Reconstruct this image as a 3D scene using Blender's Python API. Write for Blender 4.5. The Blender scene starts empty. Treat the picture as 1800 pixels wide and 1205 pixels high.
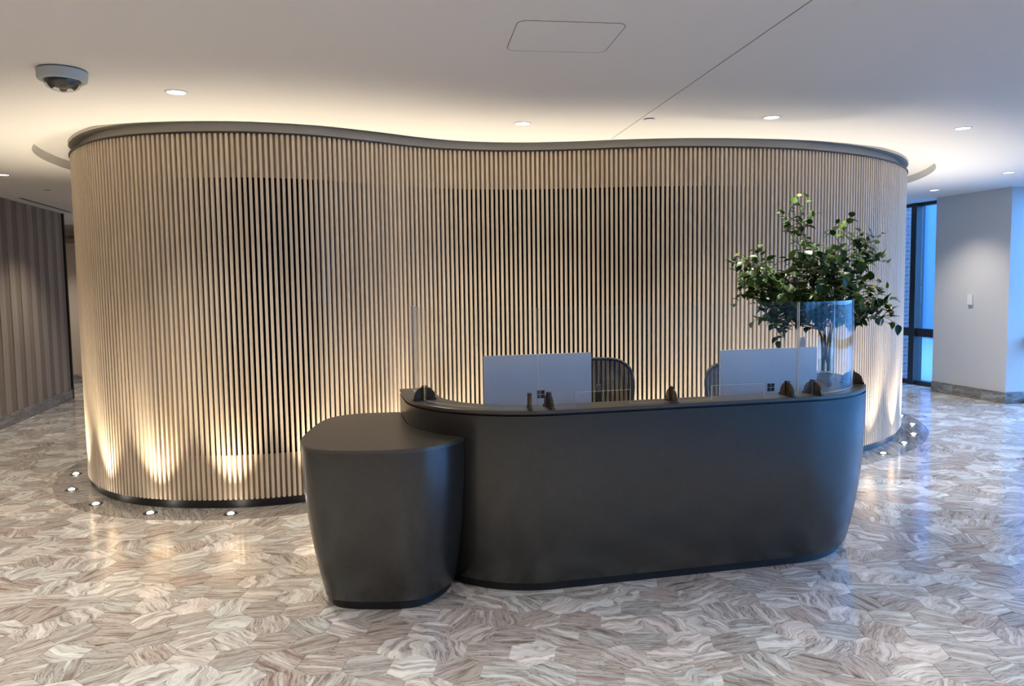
import bpy, math, random
from mathutils import Vector, Matrix
from mathutils.geometry import tessellate_polygon
random.seed(7)
SC = bpy.context.scene
COL = SC.collection
PI = math.pi

# ------------------------------------------------------------------ camera
PITCH, ROLL, CAMH = 0.0767, -0.0144, 1.70
fw = Vector((0, math.cos(PITCH), -math.sin(PITCH)))
r0 = Vector((1, 0, 0))
u0 = r0.cross(fw)
rt = r0 * math.cos(ROLL) + u0 * math.sin(ROLL)
up = u0 * math.cos(ROLL) - r0 * math.sin(ROLL)
cd = bpy.data.cameras.new('camera')
cd.sensor_fit = 'HORIZONTAL'
cd.sensor_width = 36.0
cd.lens = 36.0 * 1350 / 1800
cd.clip_start = 0.05
cd.clip_end = 300
cam = bpy.data.objects.new('camera', cd)
COL.objects.link(cam)
M = Matrix.Identity(4)
for i in range(3):
    M[i][0], M[i][1], M[i][2] = rt[i], up[i], -fw[i]
M[2][3] = CAMH
cam.matrix_world = M
SC.camera = cam

# ------------------------------------------------------------------ world, exposure
W = bpy.data.worlds.new('dusk_sky')
SC.world = W
W.use_nodes = True
bg = W.node_tree.nodes['Background']
bg.inputs[0].default_value = (0.125, 0.40, 1.0, 1)
bg.inputs[1].default_value = 8.0
SC.view_settings.view_transform = 'Standard'
SC.view_settings.look = 'None'
SC.view_settings.gamma = 1.0
SC.view_settings.exposure = 0.12
SC.view_settings.use_curve_mapping = False
SC.cycles.max_bounces = 6
SC.cycles.diffuse_bounces = 4
SC.cycles.glossy_bounces = 4
SC.cycles.adaptive_threshold = 0.02
SC.cycles.transparent_max_bounces = 24
SC.cycles.caustics_reflective = False
SC.cycles.caustics_refractive = False
UPLIGHT_W = 86.0
DOWN_W = 104.0
UP_COL = (1.0, 0.85, 0.63)
DOWN_COL = (1.0, 0.91, 0.81)

# ------------------------------------------------------------------ frames of reference
A = math.radians(13)
CU, SU = math.cos(A), math.sin(A)


def uv(u, v, z=0.0):
    """building axes (u across, v deep) to world"""
    return Vector((u * CU - v * SU, u * SU + v * CU, z))


# ------------------------------------------------------------------ helpers
def mesh(name, verts, faces, smooth=False):
    me = bpy.data.meshes.new(name)
    me.from_pydata([tuple(v) for v in verts], [], faces)
    me.update()
    if smooth:
        me.polygons.foreach_set('use_smooth', [True] * len(me.polygons))
    return me


def link(name, me, mat=None, parent=None, loc=None, rz=0.0):
    o = bpy.data.objects.new(name, me)
    COL.objects.link(o)
    if mat is not None and me is not None and not me.materials:
        me.materials.append(mat)
    if parent is not None:
        o.parent = parent
    if loc is not None:
        o.location = loc
    if rz:
        o.rotation_euler = (0, 0, rz)
    return o


def thing(name, label, cat, loc=(0, 0, 0), rz=0.0, group=None):
    o = bpy.data.objects.new(name, None)
    o.empty_display_size = 0.1
    COL.objects.link(o)
    o.location = loc
    o.rotation_euler = (0, 0, rz)
    tag(o, label, cat, group)
    return o


def tag(o, label, cat, group=None):
    o['label'] = label
    o['category'] = cat
    if group:
        o['group'] = group
    return o


def struct(o, label=None, cat=None):
    o['kind'] = 'structure'
    if label:
        o['label'] = label
    if cat:
        o['category'] = cat
    return o


class MB:
    """collects vertices and faces for one mesh"""

    def __init__(s):
        s.v, s.f = [], []

    def add(s, vs, fs):
        n = len(s.v)
        s.v += [Vector(v) for v in vs]
        s.f += [tuple(i + n for i in f) for f in fs]
        return s

    def box(s, x0, x1, y0, y1, z0, z1, fn=None):
        vs = [Vector((x, y, z)) for z in (z0, z1) for y in (y0, y1) for x in (x0, x1)]
        if fn:
            vs = [fn(v) for v in vs]
        return s.add(vs, [(0, 2, 3, 1), (4, 5, 7, 6), (0, 1, 5, 4), (2, 6, 7, 3), (0, 4, 6, 2), (1, 3, 7, 5)])

    def rbox(s, x0, x1, y0, y1, z0, z1, r, n=4, axis='z'):
        """box rounded about one axis"""
        if axis == 'z':
            loop = rrect(x0, x1, y0, y1, r, n)
            return s.prism([Vector((p[0], p[1], z0)) for p in loop], [Vector((p[0], p[1], z1)) for p in loop])
        if axis == 'y':
            loop = rrect(x0, x1, z0, z1, r, n)
            return s.prism([Vector((p[0], y1, p[1])) for p in loop], [Vector((p[0], y0, p[1])) for p in loop])
        loop = rrect(y0, y1, z0, z1, r, n)
        return s.prism([Vector((x0, p[0], p[1])) for p in loop], [Vector((x1, p[0], p[1])) for p in loop])

    def prism(s, a, b, caps=True):
        n = len(a)
        fs = [(i, (i + 1) % n, n + (i + 1) % n, n + i) for i in range(n)]
        if caps:
            fs += [tuple(reversed(range(n))), tuple(range(n, 2 * n))]
        return s.add(list(a) + list(b), fs)

    def lathe(s, prof, n=24, c=(0, 0, 0)):
        """prof: (r, z) pairs, closed at r = 0"""
        c = Vector(c)
        base = len(s.v)
        rings = []
        for r, z in prof:
            if r <= 1e-6:
                rings.append([len(s.v)])
                s.v.append(c + Vector((0, 0, z)))
            else:
                rings.append(list(range(len(s.v), len(s.v) + n)))
                s.v += [c + Vector((r * math.cos(2 * PI * k / n), r * math.sin(2 * PI * k / n), z)) for k in range(n)]
        for p, q in zip(rings[:-1], rings[1:]):
            for k in range(n):
                k2 = (k + 1) % n
                if len(p) == 1 and len(q) == 1:
                    continue
                if len(p) == 1:
                    s.f.append((p[0], q[k2], q[k]))
                elif len(q) == 1:
                    s.f.append((p[k], p[k2], q[0]))
                else:
                    s.f.append((p[k], p[k2], q[k2], q[k]))
        return s

    def tube(s, pts, rad, n=8, caps=True):
        pts = [Vector(p) for p in pts]
        rr = rad if isinstance(rad, (list, tuple)) else [rad] * len(pts)
        nrm = None
        rings = []
        for i, p in enumerate(pts):
            t = (pts[min(i + 1, len(pts) - 1)] - pts[max(i - 1, 0)]).normalized()
            if nrm is None:
                nrm = t.orthogonal().normalized()
            nrm = (nrm - t * nrm.dot(t))
            nrm = nrm.normalized() if nrm.length > 1e-6 else t.orthogonal().normalized()
            b = t.cross(nrm)
            rings.append([p + (nrm * math.cos(2 * PI * k / n) + b * math.sin(2 * PI * k / n)) * rr[i] for k in range(n)])
        base = len(s.v)
        for r in rings:
            s.v += r
        for i in range(len(rings) - 1):
            for k in range(n):
                k2 = (k + 1) % n
                s.f.append((base + i * n + k, base + i * n + k2, base + (i + 1) * n + k2, base + (i + 1) * n + k))
        if caps:
            s.f.append(tuple(base + k for k in reversed(range(n))))
            s.f.append(tuple(base + (len(rings) - 1) * n + k for k in range(n)))
        return s

    def grid(s, rows, close_u=False):
        """rows of equal length joined by quads"""
        base = len(s.v)
        m = len(rows[0])
        for r in rows:
            s.v += [Vector(p) for p in r]
        for i in range(len(rows) - 1):
            for k in range(m if close_u else m - 1):
                k2 = (k + 1) % m
                s.f.append((base + i * m + k, base + i * m + k2, base + (i + 1) * m + k2, base + (i + 1) * m + k))
        return s

    def build(s, name, mat, parent=None, smooth=False, loc=None, rz=0.0):
        me = mesh(name, s.v, s.f, smooth)
        return link(name, me, mat, parent, loc, rz)


def rrect(x0, x1, y0, y1, r, n=4):
    pts = []
    for cx, cy, a0 in ((x1 - r, y0 + r, -PI / 2), (x1 - r, y1 - r, 0), (x0 + r, y1 - r, PI / 2), (x0 + r, y0 + r, PI)):
        for k in range(n + 1):
            a = a0 + PI / 2 * k / n
            pts.append((cx + r * math.cos(a), cy + r * math.sin(a)))
    return pts


def autosmooth(o, angle=40):
    me = o.data
    me.polygons.foreach_set('use_smooth', [True] * len(me.polygons))
    me.set_sharp_from_angle(angle=math.radians(angle))
    return o


# ------------------------------------------------------------------ materials
def principled(name, color, rough=0.5, metal=0.0, spec=0.5, coat=0.0):
    m = bpy.data.materials.new(name)
    m.use_nodes = True
    b = m.node_tree.nodes['Principled BSDF']
    b.inputs['Base Color'].default_value = (*color, 1)
    b.inputs['Roughness'].default_value = rough
    b.inputs['Metallic'].default_value = metal
    b.inputs['Specular IOR Level'].default_value = spec
    b.inputs['Coat Weight'].default_value = coat
    return m


class NT:
    def __init__(s, m):
        s.m, s.t = m, m.node_tree
        s.b = m.node_tree.nodes.get('Principled BSDF')

    def n(s, kind, **kw):
        nd = s.t.nodes.new(kind)
        for k, v in kw.items():
            setattr(nd, k, v)
        return nd

    def l(s, a, b):
        s.t.links.new(a, b)

    def math(s, op, a, b=None):
        nd = s.n('ShaderNodeMath', operation=op)
        for i, x in enumerate((a, b)):
            if x is None:
                continue
            if isinstance(x, (int, float)):
                nd.inputs[i].default_value = x
            else:
                s.l(x, nd.inputs[i])
        return nd.outputs[0]

    def noise(s, vec, scale, detail=3, rough=0.5, dist=0.0):
        nd = s.n('ShaderNodeTexNoise')
        nd.inputs['Scale'].default_value = scale
        nd.inputs['Detail'].default_value = detail
        nd.inputs['Roughness'].default_value = rough
        nd.inputs['Distortion'].default_value = dist
        if vec is not None:
            s.l(vec, nd.inputs['Vector'])
        return nd

    def ramp(s, fac, stops, interp='LINEAR'):
        nd = s.n('ShaderNodeValToRGB')
        cr = nd.color_ramp
        cr.interpolation = interp
        while len(cr.elements) < len(stops):
            cr.elements.new(0.5)
        for e, (p, c) in zip(cr.elements, stops):
            e.position = p
            e.color = (*c, 1) if len(c) == 3 else c
        s.l(fac, nd.inputs[0])
        return nd.outputs[0]

    def mix(s, fac, a, b, blend='MIX'):
        nd = s.n('ShaderNodeMix', data_type='RGBA', blend_type=blend)
        for sock, x in ((nd.inputs[0], fac), (nd.inputs[6], a), (nd.inputs[7], b)):
            if isinstance(x, (int, float)):
                sock.default_value = x
            elif isinstance(x, tuple):
                sock.default_value = (*x, 1)
            else:
                s.l(x, sock)
        return nd.outputs[2]


def marble(name, s1v=(3.0, 26.0, 3.0), s2v=(8.0, 85.0, 8.0), gain=1.0, rough=0.12):
    """warm grey-pink-white banded marble; each slab gets its own vein direction and tone"""
    m = principled(name, (0.5, 0.48, 0.45), rough, 0, 0.5)
    t = NT(m)
    geo = t.n('ShaderNodeNewGeometry')
    oi = t.n('ShaderNodeObjectInfo')
    rnd = t.math('FRACT', t.math('ADD', t.math('MULTIPLY', oi.outputs['Random'], 7.31), t.math('MULTIPLY', geo.outputs['Random Per Island'], 5.77)))
    r2 = t.math('FRACT', t.math('MULTIPLY', rnd, 37.7))
    r3 = t.math('FRACT', t.math('MULTIPLY', rnd, 91.3))
    # vein angle: mostly within +-45 degrees of the row, some anywhere
    s1 = t.math('SUBTRACT', r2, 0.5)
    ang = t.math('MULTIPLY', t.math('MULTIPLY', s1, t.math('ADD', t.math('ABSOLUTE', s1), 0.35)), 3.6)
    rot = t.n('ShaderNodeVectorRotate', rotation_type='Z_AXIS')
    t.l(geo.outputs['Position'], rot.inputs['Vector'])
    t.l(ang, rot.inputs['Angle'])
    off = t.n('ShaderNodeCombineXYZ')
    t.l(t.math('MULTIPLY', r2, 31.0), off.inputs[0])
    t.l(t.math('MULTIPLY', r3, 47.0), off.inputs[1])
    t.l(t.math('MULTIPLY', rnd, 19.0), off.inputs[2])
    ad = t.n('ShaderNodeVectorMath', operation='ADD')
    t.l(rot.outputs[0], ad.inputs[0])
    t.l(off.outputs[0], ad.inputs[1])
    P = ad.outputs[0]
    # swirl
    w = t.noise(P, 5.5, 2.5, 0.5)
    sub = t.n('ShaderNodeVectorMath', operation='SUBTRACT')
    t.l(w.outputs['Color'], sub.inputs[0])
    sub.inputs[1].default_value = (0.5, 0.5, 0.5)
    sca = t.n('ShaderNodeVectorMath', operation='SCALE')
    t.l(sub.outputs[0], sca.inputs[0])
    t.l(t.math('ADD', t.math('MULTIPLY', t.math('POWER', r3, 3.0), 0.30), 0.055), sca.inputs['Scale'])
    ad2 = t.n('ShaderNodeVectorMath', operation='ADD')
    t.l(P, ad2.inputs[0])
    t.l(sca.outputs[0], ad2.inputs[1])
    mp = t.n('ShaderNodeMapping')
    mp.inputs['Scale'].default_value = s1v
    t.l(ad2.outputs[0], mp.inputs['Vector'])
    n1 = t.noise(mp.outputs[0], 1.0, 5, 0.6)
    mp2 = t.n('ShaderNodeMapping')
    mp2.inputs['Scale'].default_value = s2v
    t.l(ad2.outputs[0], mp2.inputs['Vector'])
    n2 = t.noise(mp2.outputs[0], 1.0, 4, 0.6)
    band = t.math('ADD', n1.outputs['Fac'], t.math('MULTIPLY', t.math('SUBTRACT', r3, 0.5), 0.24))
    g = gain
    col = t.ramp(band, [(0.22, (0.16 * g, 0.135 * g, 0.12 * g)), (0.33, (0.34 * g, 0.285 * g, 0.255 * g)), (0.40, (0.50 * g, 0.46 * g, 0.425 * g)), (0.455, (0.45 * g, 0.425 * g, 0.395 * g)), (0.472, (0.20 * g, 0.165 * g, 0.15 * g)), (0.489, (0.50 * g, 0.485 * g, 0.455 * g)),
                        (0.53, (0.55 * g, 0.54 * g, 0.515 * g)), (0.62, (0.70 * g, 0.69 * g, 0.665 * g)), (0.74, (0.84 * g, 0.83 * g, 0.81 * g))])
    fine = t.ramp(n2.outputs['Fac'], [(0.32, (0.42, 0.36, 0.33)), (0.45, (0.95, 0.94, 0.93)), (0.58, (1.0, 1.0, 1.0)), (0.68, (1.2, 1.2, 1.2))])
    col = t.mix(0.75, col, fine, 'MULTIPLY')
    tint = t.ramp(rnd, [(0.0, (1.0, 0.93, 0.88)), (0.35, (1.02, 0.99, 0.95)), (0.6, (0.92, 0.97, 0.96)), (0.85, (1.1, 1.08, 1.04)), (1.0, (0.86, 0.84, 0.8))])
    col = t.mix(0.9, col, tint, 'MULTIPLY')
    t.l(col, t.b.inputs['Base Color'])
    return m


def wood(name, a, b, scale=1.0, rough=0.55, var=0.12):
    m = principled(name, a, rough, 0, 0.3)
    t = NT(m)
    tc = t.n('ShaderNodeTexCoord')
    oi = t.n('ShaderNodeObjectInfo')
    off = t.n('ShaderNodeCombineXYZ')
    t.l(t.math('MULTIPLY', oi.outputs['Random'], 40.0), off.inputs[2])
    t.l(t.math('MULTIPLY', oi.outputs['Random'], 13.0), off.inputs[0])
    ad = t.n('ShaderNodeVectorMath', operation='ADD')
    t.l(tc.outputs['Object'], ad.inputs[0])
    t.l(off.outputs[0], ad.inputs[1])
    mp = t.n('ShaderNodeMapping')
    mp.inputs['Scale'].default_value = (60 * scale, 60 * scale, 2.2 * scale)
    t.l(ad.outputs[0], mp.inputs['Vector'])
    n1 = t.noise(mp.outputs[0], 1.0, 4, 0.6)
    col = t.ramp(n1.outputs['Fac'], [(0.3, b), (0.7, a)])
    val = t.math('ADD', t.math('MULTIPLY', oi.outputs['Random'], 2 * var), 1 - var)
    cmb = t.n('ShaderNodeCombineColor')
    for i in range(3):
        t.l(val, cmb.inputs[i])
    col = t.mix(1.0, col, cmb.outputs[0], 'MULTIPLY')
    t.l(col, t.b.inputs['Base Color'])
    return m


def speckle(name, c, amount=0.06, scale=220, rough=0.5, metal=0.0, spec=0.5):
    """plain surface with a fine procedural tone variation"""
    m = principled(name, c, rough, metal, spec)
    t = NT(m)
    tc = t.n('ShaderNodeTexCoord')
    n1 = t.noise(tc.outputs['Object'], scale, 3, 0.6)
    lo = tuple(x * (1 - amount) for x in c)
    hi = tuple(min(1, x * (1 + amount)) for x in c)
    t.l(t.ramp(n1.outputs['Fac'], [(0.3, lo), (0.7, hi)]), t.b.inputs['Base Color'])
    return m


def clear(name, tint=(0.97, 0.985, 0.98), ior=1.45, extra=0.0):
    """clear sheet: straight-through transparency with Fresnel reflection"""
    m = bpy.data.materials.new(name)
    m.use_nodes = True
    t = NT(m)
    t.t.nodes.clear()
    out = t.n('ShaderNodeOutputMaterial')
    tr = t.n('ShaderNodeBsdfTransparent')
    tr.inputs[0].default_value = (*tint, 1)
    gl = t.n('ShaderNodeBsdfGlossy')
    gl.inputs['Color'].default_value = (1, 1, 1, 1)
    gl.inputs['Roughness'].default_value = 0.015
    fr = t.n('ShaderNodeFresnel')
    ge = t.n('ShaderNodeNewGeometry')      # the same outside reflectance on both faces of the thin sheet
    t.l(t.math('ADD', t.math('MULTIPLY', ge.outputs['Backfacing'], 1.0 / ior - ior), ior), fr.inputs['IOR'])
    mx = t.n('ShaderNodeMixShader')
    f = t.math('ADD', fr.outputs[0], extra)
    t.l(f, mx.inputs[0])
    t.l(tr.outputs[0], mx.inputs[1])
    t.l(gl.outputs[0], mx.inputs[2])
    t.l(mx.outputs[0], out.inputs[0])
    return m


def emit(name, color, strength):
    m = bpy.data.materials.new(name)
    m.use_nodes = True
    b = m.node_tree.nodes['Principled BSDF']
    b.inputs['Base Color'].default_value = (*color, 1)
    b.inputs['Emission Color'].default_value = (*color, 1)
    b.inputs['Emission Strength'].default_value = strength
    return m


M_TILE = marble('hex_marble', gain=1.17)
M_BAND = marble('border_marble', gain=0.62)
M_BASE = marble('baseboard_marble', (3.0, 3.0, 22.0), (6.0, 6.0, 60.0), gain=0.55, rough=0.35)
M_GROUT = speckle('grout', (0.78, 0.76, 0.72), 0.08, 300, 0.8)
M_CEIL = speckle('ceiling_paint', (0.80, 0.79, 0.77), 0.012, 60, 0.9, spec=0.2)
M_GAP = speckle('shadow_gap', (0.10, 0.10, 0.10), 0.1, 100, 0.9)
M_PAINT = speckle('wall_paint', (0.66, 0.65, 0.63), 0.015, 80, 0.85, spec=0.2)
M_BEIGE = speckle('beige_wall', (0.55, 0.47, 0.37), 0.03, 60, 0.8)
M_SLAT = wood('slat_oak', (0.68, 0.565, 0.435), (0.57, 0.47, 0.355), var=0.06)
M_BACKP = wood('panel_oak', (0.46, 0.36, 0.25), (0.39, 0.30, 0.205))
M_BLACK = speckle('black_metal', (0.010, 0.010, 0.011), 0.2, 150, 0.45)
M_DGLASS = principled('dark_glass', (0.010, 0.009, 0.007), 0.1, 0, 0.25)
M_FASC = speckle('fascia_paint', (0.62, 0.58, 0.50), 0.02, 60, 0.8)
M_PLKL = wood('plank_light', (0.46, 0.38, 0.30), (0.37, 0.30, 0.235), 0.5, 0.6, 0.08)
M_PLKD = wood('plank_dark', (0.33, 0.265, 0.20), (0.265, 0.21, 0.155), 0.5, 0.6, 0.08)
M_DESK = speckle('bronze_grey_metal', (0.082, 0.084, 0.080), 0.06, 35, 0.27, 0.8)
M_LEDGE = speckle('bronze_ledge', (0.125, 0.115, 0.10), 0.1, 60, 0.36, 0.75)
M_CLAMP = speckle('clamp_bronze', (0.11, 0.085, 0.06), 0.1, 100, 0.32, 0.85)
M_INNER = speckle('desk_liner', (0.20, 0.16, 0.115), 0.05, 60, 0.5)
M_ACRYL = clear('acrylic', (0.975, 0.985, 0.985), 1.28)
M_AEDGE = principled('acrylic_edge_glow', (0.70, 0.80, 0.86), 0.15, 0, 0.6)  # pale colour stands in for light gathering in the sheet edges
M_GLASS = clear('window_glass', (0.93, 0.97, 0.98), 1.5)
M_VASE = clear('vase_glass', (0.90, 0.95, 0.96), 1.5, 0.03)
M_WATER = clear('water', (0.86, 0.90, 0.88), 1.33)
M_SILVER = speckle('silver_panel', (0.86, 0.87, 0.88), 0.02, 200, 0.36, 0.0)
M_LOGO = speckle('logo_dark', (0.035, 0.035, 0.032), 0.1, 100, 0.2)
M_DARKP = speckle('dark_plastic', (0.030, 0.033, 0.036), 0.15, 120, 0.42)
M_WHITEP = speckle('white_plastic', (0.80, 0.82, 0.81), 0.02, 90, 0.45)
M_LENSW = emit('lamp_lens', (1.0, 0.97, 0.95), 6.0)
M_UPLENS = emit('uplight_lens', (1.0, 0.90, 0.78), 70.0)
M_FRAME = speckle('window_frame', (0.045, 0.05, 0.055), 0.1, 90, 0.4, 0.4)
M_BARK = speckle('bark', (0.075, 0.06, 0.035), 0.3, 150, 0.7)
M_BRICK = speckle('brick', (0.20, 0.12, 0.12), 0.25, 30, 0.85)
M_MORT = speckle('mortar', (0.5, 0.5, 0.5), 0.1, 60, 0.9)
M_BLUEP = speckle('blue_cladding', (0.10, 0.16, 0.26), 0.05, 20, 0.4)
M_PALEP = speckle('pale_cladding', (0.62, 0.68, 0.72), 0.05, 20, 0.35)
M_DARKC = speckle('dark_cladding', (0.05, 0.06, 0.09), 0.1, 20, 0.4)
M_PAVE = speckle('pavement', (0.30, 0.30, 0.30), 0.1, 10, 0.8)
M_CAMH = speckle('camera_grey', (0.46, 0.50, 0.49), 0.03, 90, 0.45)
M_TAG = speckle('beige_card', (0.55, 0.50, 0.42), 0.03, 60, 0.5)

CEIL = 2.88
RECESS = 2.965

# ------------------------------------------------------------------ the slatted volume's outline
KEY = [(-4.03, 8.35), (-4.06, 7.85), (-3.99, 7.3), (-3.83, 6.81), (-3.60, 6.45), (-3.33, 6.165), (-3.07, 5.985), (-2.78, 5.87), (-2.42, 5.815),
       (-2.08, 5.825), (-1.85, 5.87), (-1.51, 6.005), (-1.165, 6.245), (-0.83, 6.51), (-0.47, 6.705), (0.02, 6.815), (0.52, 6.81), (1.005, 6.745),
       (1.495, 6.73), (2.00, 6.79), (2.55, 6.93), (3.06, 7.18), (3.52, 7.49), (3.93, 7.89), (4.22, 8.29), (4.44, 8.71), (4.62, 9.3), (4.70, 9.9),
       (4.66, 10.5), (4.35, 11.1), (3.7, 11.45), (2.6, 11.3), (1.2, 10.8), (-0.4, 10.35), (-2.0, 10.2), (-3.1, 9.9), (-3.75, 9.2)]


def catmull(pts, sub=24):
    n = len(pts)
    out = []
    for i in range(n):
        p0, p1, p2, p3 = (Vector((*pts[(i + k - 1) % n], 0)) for k in range(4))
        for k in range(sub):
            t = k / sub
            out.append(0.5 * ((2 * p1) + (p2 - p0) * t + (2 * p0 - 5 * p1 + 4 * p2 - p3) * t * t + (3 * p1 - p0 - 3 * p2 + p3) * t ** 3))
    return out


DENSE = catmull(KEY)
_acc = [0.0]
for i in range(len(DENSE)):
    _acc.append(_acc[-1] + (DENSE[(i + 1) % len(DENSE)] - DENSE[i]).length)
LOOPLEN = _acc[-1]


def on_loop(s):
    s %= LOOPLEN
    lo, hi = 0, len(DENSE)
    while hi - lo > 1:
        mid = (lo + hi) // 2
        if _acc[mid] <= s:
            lo = mid
        else:
            hi = mid
    p, q = DENSE[lo], DENSE[(lo + 1) % len(DENSE)]
    t = (s - _acc[lo]) / max(1e-9, _acc[lo + 1] - _acc[lo])
    return p.lerp(q, t)


def frame_at(s):
    p = on_loop(s)
    t = (on_loop(s + 0.03) - on_loop(s - 0.03)).normalized()
    return p, t, Vector((t.y, -t.x, 0))       # loop runs left to right along the front: outward is to the right of travel


def offset_loop(d, step=0.06, s0=0.0, s1=None):
    s1 = LOOPLEN if s1 is None else s1
    n = max(2, int(round((s1 - s0) / step)))
    closed = abs((s1 - s0) - LOOPLEN) < 1e-6
    out = []
    for k in range(n if closed else n + 1):
        p, t, nn = frame_at(s0 + (s1 - s0) * k / n)
        out.append(p + nn * d)
    return out


def nearest_s(x, y):
    best = min(range(len(DENSE)), key=lambda i: (DENSE[i].x - x) ** 2 + (DENSE[i].y - y) ** 2)
    return _acc[best]


def signed_dist(x, y):
    """distance outside the slat line (negative inside)"""
    i = min(range(0, len(DENSE), 4), key=lambda i: (DENSE[i].x - x) ** 2 + (DENSE[i].y - y) ** 2)
    p, q = DENSE[i], DENSE[(i + 1) % len(DENSE)]
    t = (q - p).normalized()
    return (x - p.x) * t.y - (y - p.y) * t.x


def zl(loop, z):
    return [Vector((p.x, p.y, z)) for p in loop]


def ring_prism(mb, outer, inner, z0, z1, closed=True):
    """solid band between two matching outlines"""
    n = len(outer)
    rows = [zl(outer, z0), zl(outer, z1), zl(inner, z1), zl(inner, z0), zl(outer, z0)]
    mb.grid(rows, close_u=closed)
    if not closed:
        for k in (0, n - 1):
            mb.add([zl([outer[k]], z0)[0], zl([outer[k]], z1)[0], zl([inner[k]], z1)[0], zl([inner[k]], z0)[0]], [(0, 1, 2, 3) if k else (3, 2, 1, 0)])
    return mb


# ------------------------------------------------------------------ desk outline (building axes)
D_U0, D_U1, D_V0, D_R, D_H = 0.40, 3.40, 3.875, 0.75, 1.03


def desk_path(ins, vl=5.0, vr=4.66, n=22, du=None):
    r = D_R - ins
    pts = [(D_U0 + ins, vl)]
    m = max(2, int((vl - D_V0 - D_R) / 0.12))
    pts = [(D_U0 + ins, vl + (D_V0 + D_R - vl) * k / m) for k in range(m)]
    c = (D_U0 + D_R, D_V0 + D_R)
    pts += [(c[0] - r * math.cos(PI / 2 * k / n), c[1] - r * math.sin(PI / 2 * k / n)) for k in range(n + 1)]
    a, b = D_U0 + D_R, D_U1 - D_R
    m = 24
    pts += [(a + (b - a) * k / m, D_V0 + ins) for k in range(1, m)]
    c = (D_U1 - D_R, D_V0 + D_R)
    pts += [(c[0] + r * math.sin(PI / 2 * k / n), c[1] - r * math.cos(PI / 2 * k / n)) for k in range(n + 1)]
    pts += [(D_U1 - ins, D_V0 + D_R + (vr - D_V0 - D_R) * k / 2) for k in range(1, 3)]
    return pts


def desk_sdf(u, v, ins):
    """signed distance to the desk outline at a given inset, positive outside"""
    cu, cv = (D_U0 + D_U1) / 2, D_V0 + 2.0
    hu, hv = (D_U1 - D_U0) / 2 - ins, 2.0 - ins
    r = D_R - ins
    qx, qy = abs(u - cu) - hu + r, abs(v - cv) - hv + r
    return math.hypot(max(qx, 0), max(qy, 0)) + min(max(qx, qy), 0) - r


def desk_inset(z):
    t = max(0.0, 1 - z / D_H)
    return 0.115 * t ** 2.5


def wing_inset(z):
    t = max(0.0, 1 - z / 0.88)
    return 0.115 * t ** 2.0


WING_KEY = [(-1.165, 4.22), (-1.12, 4.00), (-1.04, 3.875), (-0.91, 3.815), (-0.72, 3.795), (-0.54, 3.81), (-0.41, 3.875), (-0.30, 4.02), (-0.24, 4.22),
            (-0.25, 4.6), (-0.35, 4.85), (-0.55, 4.95), (-0.80, 4.95), (-1.0, 4.915), (-1.125, 4.81), (-1.175, 4.62)]
WING = [Vector((p.x, p.y, 0)) for p in catmull(WING_KEY, 6)]

# ------------------------------------------------------------------ floor
RU0, RU1, RV0, RV1 = -4.06, 9.16, -5.0, 16.2
mb = MB()
mb.box(RU0 - 1.4, RU1 + 0.05, RV0, RV1, -0.12, -0.003, lambda p: uv(p.x, p.y, p.z))
floor = struct(mb.build('floor', M_GROUT), 'polished floor of hexagonal grey, pink and white marble tiles', 'floor')

TW = 0.2084
HA = math.radians(-6.9)
hc, hs = math.cos(HA), math.sin(HA)
RR = TW / math.sqrt(3)
GAP = 0.0016


def hexmesh(cx, cy, mbx, rot=True):
    top, bot = [], []
    for k in range(6):
        a = PI / 6 + k * PI / 3
        rr = RR - GAP / math.cos(PI / 6)
        lx, ly = rr * math.cos(a), rr * math.sin(a)
        bx, by = (RR - GAP * 0.4) * math.cos(a), (RR - GAP * 0.4) * math.sin(a)
        top.append((cx + lx * hc - ly * hs, cy + lx * hs + ly * hc, 0.0))
        bot.append((cx + bx * hc - by * hs, cy + bx * hs + by * hc, -0.003))
    fs = [(0, 1, 2, 3, 4, 5)] + [(6 + i, 6 + (i + 1) % 6, (i + 1) % 6, i) for i in range(6)]
    mbx.add(top + bot, fs)


def to_px(p):
    d = Vector(p) - Vector((0, 0, CAMH))
    z = d.dot(fw)
    if z < 0.1:
        return None
    return 900 + 1350 * d.dot(rt) / z, 602.5 - 1350 * d.dot(up) / z


cells = []
ox, oy = 0.281, 3.403
for j in range(-70, 110):
    for i in range(-110, 110):
        lx, ly = (i + 0.5 * (j & 1)) * TW, j * TW * math.sqrt(3) / 2
        x, y = ox + lx * hc - ly * hs, oy + lx * hs + ly * hc
        u, v = x * CU + y * SU, -x * SU + y * CU
        if not (RU0 - 1.3 < u < RU1 - 0.02 and RV0 + 0.05 < v < RV1 - 0.05):
            continue
        if u < RU0 - 0.02 and v < 13.2:
            continue
        if -5 < x < 6 and 5 < y < 12.5 and signed_dist(x, y) < 0.05:
            continue
        cells.append((x, y))


def show(c):
    px = to_px((c[0], c[1], 0))
    if px is None or not (-40 < px[0] < 1840 and px[1] < 1245):
        return 1e9
    x, y = c
    u, v = x * CU + y * SU, -x * SU + y * CU
    if desk_sdf(u, v, 0.16) < -0.1 and v < 5.3:
        return 1e9
    if -1.05 < x < -0.35 and 3.95 < y < 4.9:
        return 1e9
    return x * x + y * y


cells.sort(key=show)
mbt = MB()
hexmesh(0, 0, mbt)
HEX = mesh('tile', mbt.v, mbt.f)
HEX.materials.append(M_TILE)
for c in cells[:300]:
    link('tile', HEX, None, floor, (c[0], c[1], 0))
mbt = MB()
for c in cells[300:]:
    hexmesh(c[0], c[1], mbt)
tf = mbt.build('tile_field', M_TILE, floor)
tf['kind'] = 'stuff'

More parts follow.
